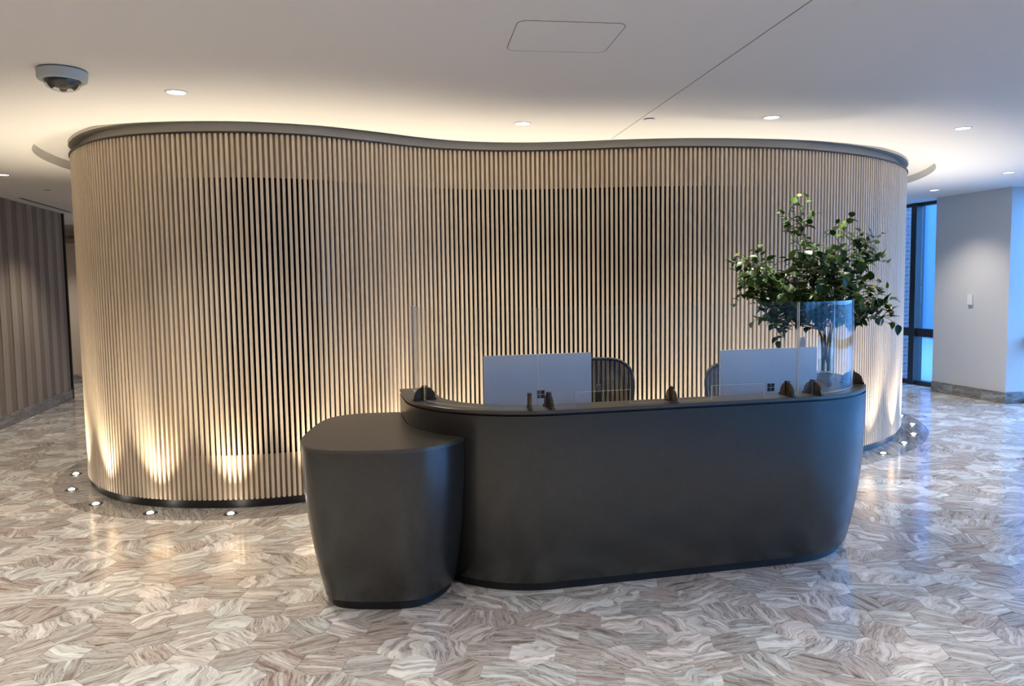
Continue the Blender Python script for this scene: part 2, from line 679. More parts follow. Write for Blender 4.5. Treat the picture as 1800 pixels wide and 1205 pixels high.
# stone border around the slatted volume, cut into slabs
border = bpy.data.objects.new('trim_1', None)
COL.objects.link(border)
struct(border, 'curved stone border laid in the floor around the slatted wall', 'border')
S_A, S_B = nearest_s(-4.03, 8.3), nearest_s(4.66, 10.5)
if S_B < S_A:
    S_B += LOOPLEN
s = S_A
while s < S_B - 0.2:
    e = min(s + 1.15, S_B)
    mb = MB()
    ring_prism(mb, offset_loop(0.275, 0.08, s + 0.001, e - 0.001), offset_loop(-0.06, 0.08, s + 0.001, e - 0.001), -0.002, 0.0025, False)
    mb.build('slab', M_BAND, border)
    s = e

# ------------------------------------------------------------------ ceiling with recess over the slatted volume
cut = offset_loop(0.275, 0.1)
outer = [uv(RU0 - 1.4, RV0), uv(RU1 + 0.05, RV0), uv(RU1 + 0.05, RV1), uv(RU0 - 1.4, RV1)]
vs = [Vector((p.x, p.y, CEIL)) for p in outer] + zl(cut, CEIL)
tris = tessellate_polygon([[Vector((p.x, p.y, 0)) for p in outer], [Vector((p.x, p.y, 0)) for p in cut]])
mb = MB()
fs = []
for t in tris:
    a, b, c = (vs[i] for i in t)
    fs.append(tuple(t) if (b - a).cross(c - a).z < 0 else tuple(reversed(t)))
mb.add(vs, fs)
mb.grid([zl(cut, CEIL), zl(cut, RECESS)], close_u=True)
n = len(mb.v)
mb.add(zl(cut, RECESS), [tuple(reversed(range(len(cut))))])
mb.add([Vector((p.x, p.y, 3.2)) for p in outer], [(0, 1, 2, 3)])
ceiling = struct(mb.build('ceiling', M_CEIL), 'flat white ceiling with a recess following the slatted wall', 'ceiling')

# straight joint across the ceiling and the access panel
def strip(name, p, q, w, z0, z1, mat, parent=None):
    p, q = Vector((*p, 0)), Vector((*q, 0))
    t = (q - p).normalized()
    nn = Vector((t.y, -t.x, 0)) * w / 2
    mbx = MB()
    mbx.prism(zl([p + nn, q + nn, q - nn, p - nn], z0), zl([p + nn, q + nn, q - nn, p - nn], z1))
    return mbx.build(name, mat, parent)


joint = strip('ceiling_joint', (1.545, 1.6), (0.845, 6.44), 0.0035, CEIL - 0.0012, CEIL, M_GAP, ceiling)

# ------------------------------------------------------------------ walls
# left plank wall
wl = MB().box(RU0 - 0.14, RU0, RV0, 13.2, 0, CEIL, lambda p: uv(p.x, p.y, p.z)).build('wall_left', M_PLKD)
struct(wl, 'timber wall of alternating pale and dark vertical planks', 'wall')
PW = 0.176
planks = []
for light in (0, 1):
    d = 0.022 if light else 0.012
    mbp = MB()
    prof = [(0.0, 0.001), (d - 0.002, 0.001), (d, 0.003), (d, PW - 0.004), (d - 0.002, PW - 0.002), (0.0, PW - 0.002)]
    mbp.prism([uv(a, b, 0.15) for a, b in prof], [uv(a, b, CEIL) for a, b in prof])
    planks.append(mesh('plank', mbp.v, mbp.f))
    planks[-1].materials.append(M_PLKL if light else M_PLKD)
k = 0
v = 13.2 - PW
while v > RV0 + 0.1:
    link('plank', planks[k % 2], None, wl, uv(RU0, v, 0))
    v -= PW
    k += 1


def baseboard(name, label, pieces, parent=None):
    root = bpy.data.objects.new(name, None)
    COL.objects.link(root)
    struct(root, label, 'baseboard')
    for (ua, ub, va, vb) in pieces:
        mbx = MB()
        mbx.box(ua, ub, va, vb, 0.0, 0.155, lambda p: uv(p.x, p.y, p.z))
        mbx.build('baseboard_stone', M_BASE, root)
    return root


pcs = []
v = 13.2
random.seed(3)
while v > RV0 + 1.2:
    L = random.choice((0.9, 1.1, 1.3))
    pcs.append((RU0 + 0.0005, RU0 + 0.03, v - L + 0.002, v))
    v -= L
baseboard('baseboard_left', 'grey stone baseboard along the plank wall', pcs)
# jamb at the end of the planks, short passage and the beige wall beyond
struct(MB().box(RU0 - 0.14, RU0 + 0.035, 13.203, 13.25, 0, CEIL, lambda p: uv(p.x, p.y, p.z)).build('trim_2', M_BLACK), 'dark edge trim at the end of the plank wall', 'trim')
wf = MB().box(-5.5, 9.2, 15.5, 15.65, 0, CEIL, lambda p: uv(p.x, p.y, p.z)).build('wall_back', M_BEIGE)
struct(wf, 'beige wall at the far end of the passage', 'wall')
struct(MB().box(-5.5, -5.4, 13.25, 15.5, 0, CEIL, lambda p: uv(p.x, p.y, p.z)).build('wall_passage', M_BEIGE), 'beige side wall of the passage', 'wall')
struct(MB().box(-5.5, -4.2, 13.1, 13.2, 0, CEIL, lambda p: uv(p.x, p.y, p.z)).build('wall_jog', M_BEIGE), 'beige return wall beside the plank wall', 'wall')
hd = MB().box(-5.3, -3.6, 15.40, 15.498, 2.55, 2.62, lambda p: uv(p.x, p.y, p.z)).box(-5.3, -3.6, 15.44, 15.498, 2.68, 2.76, lambda p: uv(p.x, p.y, p.z)).build('trim_3', M_PLKD)
struct(hd, 'brown header rails over the far passage wall', 'trim')
baseboard('baseboard_back', 'grey stone baseboard under the far beige wall', [(-5.3, -3.9, 15.47, 15.499), (-3.898, -2.6, 15.47, 15.499)])
struct(MB().box(-5.5, 9.2, RV0 - 0.15, RV0, 0, CEIL, lambda p: uv(p.x, p.y, p.z)).build('wall_front', M_PAINT), 'plain grey wall behind the viewpoint', 'wall')

# right: painted pier wall and glazed facade behind it
wr = MB().box(8.73, 9.04, 8.46, 9.76, 0, CEIL, lambda p: uv(p.x, p.y, p.z)).build('wall_right', M_PAINT)
struct(wr, 'pale painted pier wall between the windows on the right', 'wall')
baseboard('baseboard_right', 'grey stone baseboard wrapping the pale pier wall',
          [(8.715, 8.7295, 9.35, 9.76), (8.715, 8.7295, 8.85, 9.348), (8.715, 8.7295, 8.445, 8.848), (8.7297, 9.03, 8.445, 8.4595)])

fac = bpy.data.objects.new('window_1', None)
COL.objects.link(fac)
struct(fac, 'tall dark-framed window wall along the right side', 'window')
GU = 9.10
mull = [10.46 + 1.5 * k for k in range(-10, 4)]
for vm in mull:
    MB().box(8.99, 9.15, vm, vm + 0.115, 0.0, CEIL, lambda p: uv(p.x, p.y, p.z)).build('mullion', M_FRAME, fac)
edges = [RV0 + 0.02] + mull + [15.49]
for a, b in zip([RV0 + 0.02 - 0.115] + mull, mull + [15.49]):
    a += 0.117
    b -= 0.002
    if b - a < 0.15:
        continue
    f = lambda p: uv(p.x, p.y, p.z)
    MB().box(9.03, 9.15, a, b, 0.0, 0.07, f).build('sill_rail', M_FRAME, fac)
    MB().box(9.03, 9.15, a, b, 0.775, 0.905, f).build('transom', M_FRAME, fac)
    MB().box(9.03, 9.15, a, b, CEIL - 0.05, CEIL, f).build('head_rail', M_FRAME, fac)
    MB().box(9.095, 9.105, a, b, 0.071, 0.774, f).build('pane', M_GLASS, fac)
    MB().box(9.095, 9.105, a, b, 0.906, CEIL - 0.051, f).build('pane', M_GLASS, fac)

# ------------------------------------------------------------------ slatted volume
part = thing('slat_partition', 'curving partition of pale oak vertical slats with a black plinth', 'partition', (0, 0, 0))
SZ0, SZ1 = 0.07, 2.85
PITCH_S = 0.0402
hw, dp, ch = 0.0108, 0.030, 0.0025
prof = [(-hw, -dp), (hw, -dp), (hw, -ch), (hw - ch, 0), (-hw + ch, 0), (-hw, -ch)]      # x along the wall, y outward
mbs = MB()
mbs.prism([Vector((x, y, SZ0)) for x, y in prof], [Vector((x, y, SZ1)) for x, y in prof])
SLAT = mesh('slat', mbs.v, mbs.f)
SLAT.materials.append(M_SLAT)
s_first = nearest_s(-3.99, 7.25)
s_last = nearest_s(4.62, 9.3)
ns = int(LOOPLEN / PITCH_S)
step = LOOPLEN / ns
rest = MB()
count = 0
for k in range(ns):
    s = k * step
    p, t, nn = frame_at(s)
    ang = math.atan2(-t.y, -t.x)          # local +y must point outward
    vis = s_first <= s <= s_last
    if vis and count < 300:
        link('slat', SLAT, None, part, (p.x, p.y, 0), ang)
        count += 1
    else:
        c_, s_ = math.cos(ang), math.sin(ang)
        rest.prism([Vector((p.x + x * c_ - y * s_, p.y + x * s_ + y * c_, SZ0)) for x, y in prof], [Vector((p.x + x * c_ - y * s_, p.y + x * s_ + y * c_, SZ1)) for x, y in prof])
ro = rest.build('slat_row', M_SLAT, part)
ro['kind'] = 'stuff'
print('slats', count)
O_A, O_B = nearest_s(-3.26, 6.11), nearest_s(3.50, 7.47)
OZ0, OZ1 = 0.41, 2.53
mb = MB()
ring_prism(mb, offset_loop(-0.0295, 0.05, O_A, O_B), offset_loop(-0.045, 0.05, O_A, O_B), SZ0, OZ0, False)
mb.build('bottom_panel', M_BACKP, part)
mb = MB()
ring_prism(mb, offset_loop(-0.0295, 0.05, O_A, O_B), offset_loop(-0.045, 0.05, O_A, O_B), OZ1, SZ1, False)
mb.build('top_panel', M_BACKP, part)
mb = MB()
ring_prism(mb, offset_loop(-0.0295, 0.06, O_B, O_A + LOOPLEN), offset_loop(-0.045, 0.06, O_B, O_A + LOOPLEN), SZ0, SZ1, False)
mb.build('end_panel', M_BACKP, part)
mb = MB()
ring_prism(mb, offset_loop(-0.075, 0.06, O_A - 0.1, O_B + 0.1), offset_loop(-0.085, 0.06, O_A - 0.1, O_B + 0.1), SZ0, SZ1, False)
autosmooth(mb.build('dark_pane', M_DGLASS, part))  # opaque sheet; the darkness of the interior is put into its colour
mb = MB()
ring_prism(mb, offset_loop(-0.022), offset_loop(-0.12), 0.003, SZ0 - 0.0005)
autosmooth(mb.build('plinth', M_BLACK, part))
mb = MB()
ring_prism(mb, offset_loop(0.010), offset_loop(-0.12), SZ1 + 0.0005, SZ1 + 0.012)
autosmooth(mb.build('cap_strip', M_BLACK, part))
mb = MB()
ring_prism(mb, offset_loop(-0.075), offset_loop(-0.12), SZ1 + 0.0125, RECESS - 0.001)
autosmooth(mb.build('fascia', M_FASC, part))
mb = MB()
ring_prism(mb, offset_loop(0.012), offset_loop(-0.0745), RECESS - 0.022, RECESS - 0.001)
autosmooth(mb.build('rim', M_FASC, part))

# ------------------------------------------------------------------ floor uplights
known_l = [(-4.06, 7.01), (-3.78, 6.45), (-3.33, 6.0), (-2.77, 5.73), (-2.14, 5.68)]
known_r = [(3.6, 7.37), (4.04, 7.83), (4.37, 8.28), (4.65, 8.84), (4.8, 9.41)]
s_l, s_r = nearest_s(*known_l[-1]), nearest_s(*known_r[0])
nm = int(round((s_r - s_l) / 0.62))
up_pos = [Vector((*p, 0)) for p in known_l]
mid_from = len(up_pos)
for k in range(1, nm):
    p, t, nn = frame_at(s_l + (s_r - s_l) * k / nm)
    up_pos.append(p + nn * 0.165)
mid_to = len(up_pos)
up_pos += [Vector((*p, 0)) for p in known_r]
ring = MB().lathe([(0.0, 0.0), (0.052, 0.0), (0.052, 0.0025), (0.049, 0.004), (0.027, 0.004), (0.026, 0.0025), (0.0, 0.0025)], 24)
RING = mesh('flange', ring.v, ring.f)
RING.materials.append(M_BLACK)
dome = MB().lathe([(0.0245, 0.0026), (0.023, 0.006), (0.018, 0.010), (0.010, 0.0125), (0.0, 0.0132)], 20)
DOME = mesh('lens', dome.v, dome.f, True)
DOME.materials.append(M_UPLENS)
ordinal = ['first', 'second', 'third', 'fourth', 'fifth']
for k, p in enumerate(up_pos):
    if k < mid_from:
        lab = 'small black-ringed floor uplight in the stone border, %s from the left along the left curve' % ordinal[k]
        lab = ['floor uplight at the left curve, farthest back by the plank wall', 'floor uplight on the left curve, at the far left of the stone border',
               'floor uplight on the left curve where the border turns to the front', 'floor uplight in the border in front of the left bulge, left of the last one',
               'floor uplight in the border nearest the low side counter'][k]
    elif k < mid_to:
        lab = 'floor uplight in the stone border hidden behind the reception desk'
    else:
        lab = ['floor uplight on the right curve, closest to the reception desk', 'floor uplight on the right curve, second from the reception desk',
               'floor uplight on the right curve, middle of the five', 'floor uplight on the right curve, second from the back',
               'floor uplight on the right curve, farthest back against the slats'][k - mid_to]
    g = thing('floor_uplight', lab, 'light', (p.x, p.y, 0.0025), 0, 'floor uplights along the slatted wall')
    link('flange', RING, None, g)
    link('lens', DOME, None, g)
    ld = bpy.data.lights.new('uplight_beam', 'SPOT')
    ld.energy = UPLIGHT_W
    ld.color = UP_COL
    ld.spot_size = math.radians(74)
    ld.spot_blend = 1.0
    ld.shadow_soft_size = 0.035
    lo = bpy.data.objects.new('uplight_beam', ld)
    COL.objects.link(lo)
    lo.parent = g
    lo.location = (0, 0, 0.05)
    _, _, out_n = frame_at(nearest_s(p.x, p.y))
    lo.rotation_euler = (-Vector((-out_n.x * 0.06, -out_n.y * 0.06, 1.0))).to_track_quat('Z', 'Y').to_euler()

# ------------------------------------------------------------------ reception desk
desk = thing('reception_desk', 'long dark bronze-grey reception desk with rounded ends and raised counter', 'desk', uv(1.9, 4.4, 0))
dinv = desk.location.copy()


def W3(u, v, z):
    return uv(u, v, z) - dinv


zs = [0.055 + (1.0 - 0.055) * k / 18 for k in range(19)]
rows_o = [[W3(u, v, z) for u, v in desk_path(desk_inset(z))] for z in zs]
rows_i = [[W3(u, v, z) for u, v in desk_path(0.15)] for z in (1.0, 0.055)]
mb = MB()
mb.grid(rows_o + rows_i + [rows_o[0]])
m = len(rows_o[0])
for k in (0, m - 1):
    col = [r[k] for r in rows_o + rows_i]
    mb.add(col, [tuple(range(len(col))) if k else tuple(reversed(range(len(col))))])
autosmooth(mb.build('body', M_DESK, desk), 35)
mb = MB()
a = [W3(u, v, 0) for u, v in desk_path(0.150)]
b = [W3(u, v, 0) for u, v in desk_path(0.24)]
a0 = [W3(u, v, 0) for u, v in desk_path(0.135)]
ring_prism(mb, a0, b, 0.0, 0.0545, False)
autosmooth(mb.build('plinth', M_BLACK, desk))
mb = MB()
ring_prism(mb, [W3(u, v, 0) for u, v in desk_path(0.014)], [W3(u, v, 0) for u, v in desk_path(0.14)], 1.0005, 1.0115, False)
autosmooth(mb.build('shadow_reveal', M_BLACK, desk))
mb = MB()
oa = [W3(u, v, 0) for u, v in desk_path(0.0)]
ob = [W3(u, v, 0) for u, v in desk_path(0.003)]
ib = [W3(u, v, 0) for u, v in desk_path(0.2)]
mb.grid([zl(oa, 1.012), zl(oa, 1.027), zl(ob, D_H), zl(ib, D_H), zl(ib, 1.012), zl(oa, 1.012)])
for k in (0, len(oa) - 1):
    col = [zl([oa[k]], 1.012)[0], zl([oa[k]], 1.027)[0], zl([ob[k]], D_H)[0], zl([ib[k]], D_H)[0], zl([ib[k]], 1.012)[0]]
    mb.add(col, [tuple(range(5)) if k else tuple(reversed(range(5)))])
autosmooth(mb.build('countertop', M_LEDGE, desk), 30)
# liner, work surface, square end block on the right that carries the vase
mb = MB()
ring_prism(mb, [W3(u, v, 0) for u, v in desk_path(0.151)], [W3(u, v, 0) for u, v in desk_path(0.165)], 0.06, 1.011, False)
autosmooth(mb.build('liner', M_INNER, desk))
loop = [W3(u, v, 0) for u, v in desk_path(0.168, 4.98, 4.655)] + [W3(3.215, 4.975, 0)]
mb = MB()
mb.prism(zl(loop, 0.715), zl(loop, 0.745))
mb.build('work_surface', M_LEDGE, desk)
mb = MB()
lp = [W3(u, v, 0) for u, v in rrect(3.225, 3.475, 4.664, 4.98, 0.03, 4)]
mb.prism(zl(lp, 0.0), zl(lp, D_H))
autosmooth(mb.build('end_block', M_LEDGE, desk), 30)
mb = MB()
for k in range(3):
    mb.box(0.62, 0.95, 4.55, 4.96, 0.02 + 0.0, 0.05, lambda p: W3(p.x, p.y, p.z)) if k == 0 else None
mb.box(0.60, 0.97, 4.50, 4.97, 0.05, 0.7145, lambda p: W3(p.x, p.y, p.z))
mb.build('pedestal', M_INNER, desk)

# low side counter
wing = thing('side_counter', 'low dark bronze-grey rounded counter against the left end of the desk', 'counter', (-0.72, 4.4, 0))
winv = wing.location.copy()
WC = Vector((-0.72, 4.40, 0))


def wing_loop(ins, z, gap=0.004):
    out = []
    n = len(WING)
    for i, p in enumerate(WING):
        t = (WING[(i + 1) % n] - WING[i - 1]).normalized()
        q = p - Vector((t.y, -t.x, 0)) * ins      # loop is counter-clockwise: outward is to the right
        u, v = q.x * CU + q.y * SU, -q.x * SU + q.y * CU
        di = desk_inset(z)
        d = desk_sdf(u, v, di)
        it = 0
        while d < gap and it < 6:
            e = 1e-3
            gx = (desk_sdf(u + e, v, di) - d) / e
            gy = (desk_sdf(u, v + e, di) - d) / e
            u += gx * (gap - d)
            v += gy * (gap - d)
            d = desk_sdf(u, v, di)
            it += 1
        w_ = uv(u, v, 0)
        out.append(Vector((w_.x, w_.y, z)) - winv)
    return out


mb = MB()
WT = 0.88
zz = [0.055 + (WT - 0.022 - 0.055) * k / 16 for k in range(17)]
rows = [wing_loop(wing_inset(z), z) for z in zz]
mb.grid(rows, close_u=True)
n = len(rows[0])
mb.add(rows[0], [tuple(reversed(range(n)))])
mb.add(rows[-1], [tuple(range(n))])
autosmooth(mb.build('body', M_DESK, wing), 35)
a, b = wing_loop(0.0, WT - 0.0215), wing_loop(0.0, WT - 0.004)
cc = wing_loop(0.004, WT)
mb = MB()
mb.grid([a, b, cc], close_u=True)
mb.add(cc, [tuple(range(n))])
mb.add(a, [tuple(reversed(range(n)))])
autosmooth(mb.build('top', M_LEDGE, wing), 30)
mb = MB()
mb.prism(wing_loop(0.135, 0.0, 0.03), [Vector((p.x, p.y, 0.0545)) for p in wing_loop(0.135, 0.0, 0.03)])
autosmooth(mb.build('plinth', M_BLACK, wing))

# ------------------------------------------------------------------ acrylic shields
GZ0, GZ1, GT = D_H + 0.0015, 1.572, 0.010
gpath = desk_path(0.08, 4.93, 4.60)
iL = max(i for i, p in enumerate(gpath) if p[0] < 1.053 and i < len(gpath) / 2)
iR = min(i for i, p in enumerate(gpath) if p[0] > 2.63 and i > len(gpath) / 2)


def curved_shield(name, label, pts):
    mid = pts[len(pts) // 2]
    base = uv(mid[0], mid[1], GZ0)
    g = thing(name, label, 'shield', base, 0, 'clear acrylic shields on the desk counter')
    outer, inner = [], []
    for i, p in enumerate(pts):
        a, b = pts[max(i - 1, 0)], pts[min(i + 1, len(pts) - 1)]
        tx, ty = b[0] - a[0], b[1] - a[1]
        L = math.hypot(tx, ty)
        nx, ny = ty / L, -tx / L
        outer.append(uv(p[0] + nx * GT / 2, p[1] + ny * GT / 2) - Vector((base.x, base.y, 0)))
        inner.append(uv(p[0] - nx * GT / 2, p[1] - ny * GT / 2) - Vector((base.x, base.y, 0)))
    mbx = MB()
    H = GZ1 - GZ0
    mbx.grid([zl(outer, 0), zl(outer, H)])
    mbx.grid([zl(inner, H), zl(inner, 0)])
    autosmooth(mbx.build('sheet', M_ACRYL, g), 40)
    mbx = MB()
    mbx.grid([zl(outer, H), zl(inner, H)])
    mbx.grid([zl(inner, 0), zl(outer, 0)])
    for k in (0, len(outer) - 1):
        q = [zl([outer[k]], 0)[0], zl([outer[k]], H)[0], zl([inner[k]], H)[0], zl([inner[k]], 0)[0]]
        mbx.add(q, [(0, 1, 2, 3)])
    mbx.build('glow_edge', M_AEDGE, g)
    return g


curved_shield('acrylic_shield', 'clear acrylic shield curving around the left end of the counter', gpath[:iL + 1] + [(1.053, gpath[iL][1])])
curved_shield('acrylic_shield', 'clear acrylic shield curving around the right end of the counter', [(2.622, gpath[iR][1])] + gpath[iR:])
# flat shield with two document slots
g0 = uv(1.06, 3.955, GZ0)
g = thing('acrylic_shield', 'flat clear acrylic shield with two document slots in front of the monitors', 'shield', g0, A, 'clear acrylic shields on the desk counter')
LF = 2.612 - 1.06
H = GZ1 - GZ0
n1, n2, nh = (0.20, 0.52), (1.01, 1.34), 0.078
outl = [(0, 0), (n1[0], 0), (n1[0], nh), (n1[1], nh), (n1[1], 0), (n2[0], 0), (n2[0], nh), (n2[1], nh), (n2[1], 0), (LF, 0), (LF, H), (0, H)]
mb = MB()
fr = [Vector((x, -GT / 2, z)) for x, z in outl]
bk = [Vector((x, GT / 2, z)) for x, z in outl]
mb.add(fr, [tuple(range(12))])
mb.add(bk, [tuple(reversed(range(12)))])
mb.build('sheet', M_ACRYL, g)
mb = MB()
mb.prism(fr, bk, False)
mb.build('glow_edge', M_AEDGE, g)

# clamps that hold the shields
cr = 0.066
fin = MB()
loop = [(cr * math.cos(PI * k / 16), cr * math.sin(PI * k / 16) * 1.02 + 0.012) for k in range(17)]
fin.prism([Vector((0.0055, x, z)) for x, z in loop], [Vector((-0.0055, x, z)) for x, z in loop])
FIN = mesh('fin', fin.v, fin.f)
FIN.materials.append(M_CLAMP)
post = MB().rbox(-0.0105, 0.0105, -0.016, -0.0062, 0.0122, 0.086, 0.003).rbox(-0.0105, 0.0105, 0.0062, 0.016, 0.0122, 0.086, 0.003)
POST = mesh('post', post.v, post.f)
POST.materials.append(M_CLAMP)
foot = MB().rbox(-0.011, 0.011, -0.074, -0.0062, 0.0, 0.012, 0.004).rbox(-0.011, 0.011, 0.0062, 0.074, 0.0, 0.012, 0.004)
FOOT = mesh('foot', foot.v, foot.f)
FOOT.materials.append(M_CLAMP)
# halves of the fin on either side of the sheet
fin = MB()
for sgn in (-1, 1):
    lo = [(0.0062, 0.0125)] + [(cr * math.sin(PI / 2 * k / 10), 0.0125 + cr * math.cos(PI / 2 * k / 10)) for k in range(11) if cr * math.sin(PI / 2 * k / 10) > 0.0062]
    lo = [(0.0062, 0.0125), (0.0062, 0.0125 + math.sqrt(cr * cr - 0.0062 ** 2))] + lo[1:]
    pts_a = [Vector((0.0055, x * sgn, z)) for x, z in lo]
    pts_b = [Vector((-0.0055, x * sgn, z)) for x, z in lo]
    if sgn > 0:
        pts_a, pts_b = pts_b, pts_a
    fin.prism(pts_a, pts_b)
FIN = mesh('fin', fin.v, fin.f)
FIN.materials.append(M_CLAMP)


def clamp(u, v, ang, label):
    g = thing('shield_clamp', label, 'clamp', uv(u, v, D_H), ang, 'bronze clamps holding the acrylic shields')
    link('fin', FIN, None, g)
    link('post', POST, None, g)
    link('foot', FOOT, None, g)


cL, cR, gr = (D_U0 + D_R, D_V0 + D_R), (D_U1 - D_R, D_V0 + D_R), D_R - 0.08
aL = math.radians(14)
clamp(cL[0] - gr * math.cos(aL), cL[1] - gr * math.sin(aL), A - PI / 2 + aL, 'bronze half-disc clamp at the left end of the counter')
clamp(1.005, 3.955, A - 0.15, 'bronze clamp seen edge-on, left of the first shield joint')
clamp(1.112, 3.955, A + 0.06, 'bronze clamp just right of the first shield joint, before the left monitor')
clamp(1.825, 3.955, A, 'bronze clamp alone at the middle of the counter between the monitors')
clamp(2.55, 3.955, A, 'bronze clamp just left of the bright shield joint, before the right monitor')
aR = math.radians(6)
clamp(cR[0] + gr * math.sin(aR), cR[1] - gr * math.cos(aR), A + aR + 0.1, 'bronze half-disc clamp just right of the bright shield joint')
aR = math.radians(60)
clamp(cR[0] + gr * math.sin(aR), cR[1] - gr * math.cos(aR), A + aR, 'bronze half-disc clamp at the right end of the counter')

# ------------------------------------------------------------------ monitors
def monitor(u, v, rz, label, tilt):
    g = thing('monitor', label, 'monitor', uv(u, v, 0.7455), A + rz, 'silver all-in-one monitors on the desk')
    w, h, t = 0.67, 0.445, 0.013
    zc = 0.085
    mbx = MB()
    mbx.rbox(-w / 2, w / 2, -t / 2, t / 2, 0, h, 0.006, 4, 'y')
    o = mbx.build('display_shell', M_SILVER, g)
    o.location = (0, 0, zc)
    o.rotation_euler = (tilt, 0, 0)
    mbx = MB()
    mbx.box(-w / 2 + 0.008, w / 2 - 0.008, t / 2 + 0.0002, t / 2 + 0.0012, 0.008, h - 0.008)
    sc = mbx.build('screen', M_LOGO, o)
    # window-like emblem of four dark squares
    for ix in (0, 1):
        for iz in (0, 1):
            mbx = MB()
            x0 = -0.012 + ix * 0.0255
            z0 = 0.177 + iz * 0.0255
            mbx.box(x0, x0 + 0.0230, -t / 2 - 0.0008, -t / 2 - 0.0001, z0, z0 + 0.0230)
            mbx.build('emblem_square', M_LOGO, o)
    mbx = MB()
    mbx.rbox(-0.11, 0.11, -0.10, 0.12, 0.0, 0.03, 0.02)
    mbx.build('base', M_SILVER, g)
    for sx in (-1, 1):
        mbx = MB()
        mbx.tube([(sx * 0.085, 0.045, 0.03), (sx * 0.085, 0.05, 0.12), (sx * 0.085, 0.03, 0.2), (sx * 0.085, 0.012, 0.24)], 0.007, 10)
        mbx.build('stand_arm', M_SILVER, g)
    return g


monitor(1.19, 4.46, 0.0, 'silver monitor back with four-square emblem, left one beside the mesh chair', 0.0)
monR = monitor(2.635, 4.29, 0.0, 'silver monitor back with four-square emblem, right one in front of the vase', 0.0)
# small pale tag standing on the right monitor
tg = thing('tag', 'small beige tag with white rim standing above the right monitor', 'tag', uv(2.868, 4.29, 0.7455 + 0.53), A)
lp = [(-0.021, 0.0), (-0.018, 0.03), (-0.011, 0.062), (0.0, 0.068), (0.013, 0.066), (0.021, 0.05), (0.021, 0.01), (0.018, 0.0)]
MB().prism([Vector((x, 0.004, z)) for x, z in lp], [Vector((x, -0.002, z)) for x, z in lp]).build('rim', M_WHITEP, tg)
MB().prism([Vector((x * 0.8, -0.0021, 0.004 + z * 0.88)) for x, z in lp], [Vector((x * 0.8, -0.0035, 0.004 + z * 0.88)) for x, z in lp]).build('face', M_TAG, tg)

# ------------------------------------------------------------------ mesh office chairs
M_MESH = bpy.data.materials.new('chair_mesh')
M_MESH.use_nodes = True
t = NT(M_MESH)
tr = t.n('ShaderNodeBsdfTransparent')
mx = t.n('ShaderNodeMixShader')
wv = t.n('ShaderNodeTexWave', wave_type='BANDS', bands_direction='X')
tc = t.n('ShaderNodeTexCoord')
t.l(tc.outputs['Object'], wv.inputs['Vector'])
wv.inputs['Scale'].default_value = 30
t.b.inputs['Base Color'].default_value = (0.02, 0.022, 0.024, 1)
t.b.inputs['Roughness'].default_value = 0.6
fac_ = t.ramp(wv.outputs['Fac'], [(0.55, (0.985, 0.985, 0.985)), (0.92, (0.78, 0.78, 0.78))])
t.l(fac_, mx.inputs[0])
t.l(tr.outputs[0], mx.inputs[1])
t.l(t.b.outputs[0], mx.inputs[2])
t.l(mx.outputs[0], t.t.nodes['Material Output'].inputs[0])


def back_outline(k, n, drop=0.0):
    """points around the back: wide rounded top narrowing to the waist; local x, z and forward bow y"""
    a = 2 * PI * k / n
    c, s_ = math.cos(a), math.sin(a)
    e = 0.62
    x = math.copysign(abs(c) ** e, c)
    z = math.copysign(abs(s_) ** e, s_)
    wdt = 0.285 * (0.86 + 0.14 * z) if z > -0.2 else 0.285 * (0.83 + 0.22 * (z + 0.2))
    zz = 0.83 - drop + 0.305 * z
    y = 0.27 + 0.05 * z + 0.03 * math.cos(x * 1.4) - 0.02
    return Vector((x * wdt, y, zz))


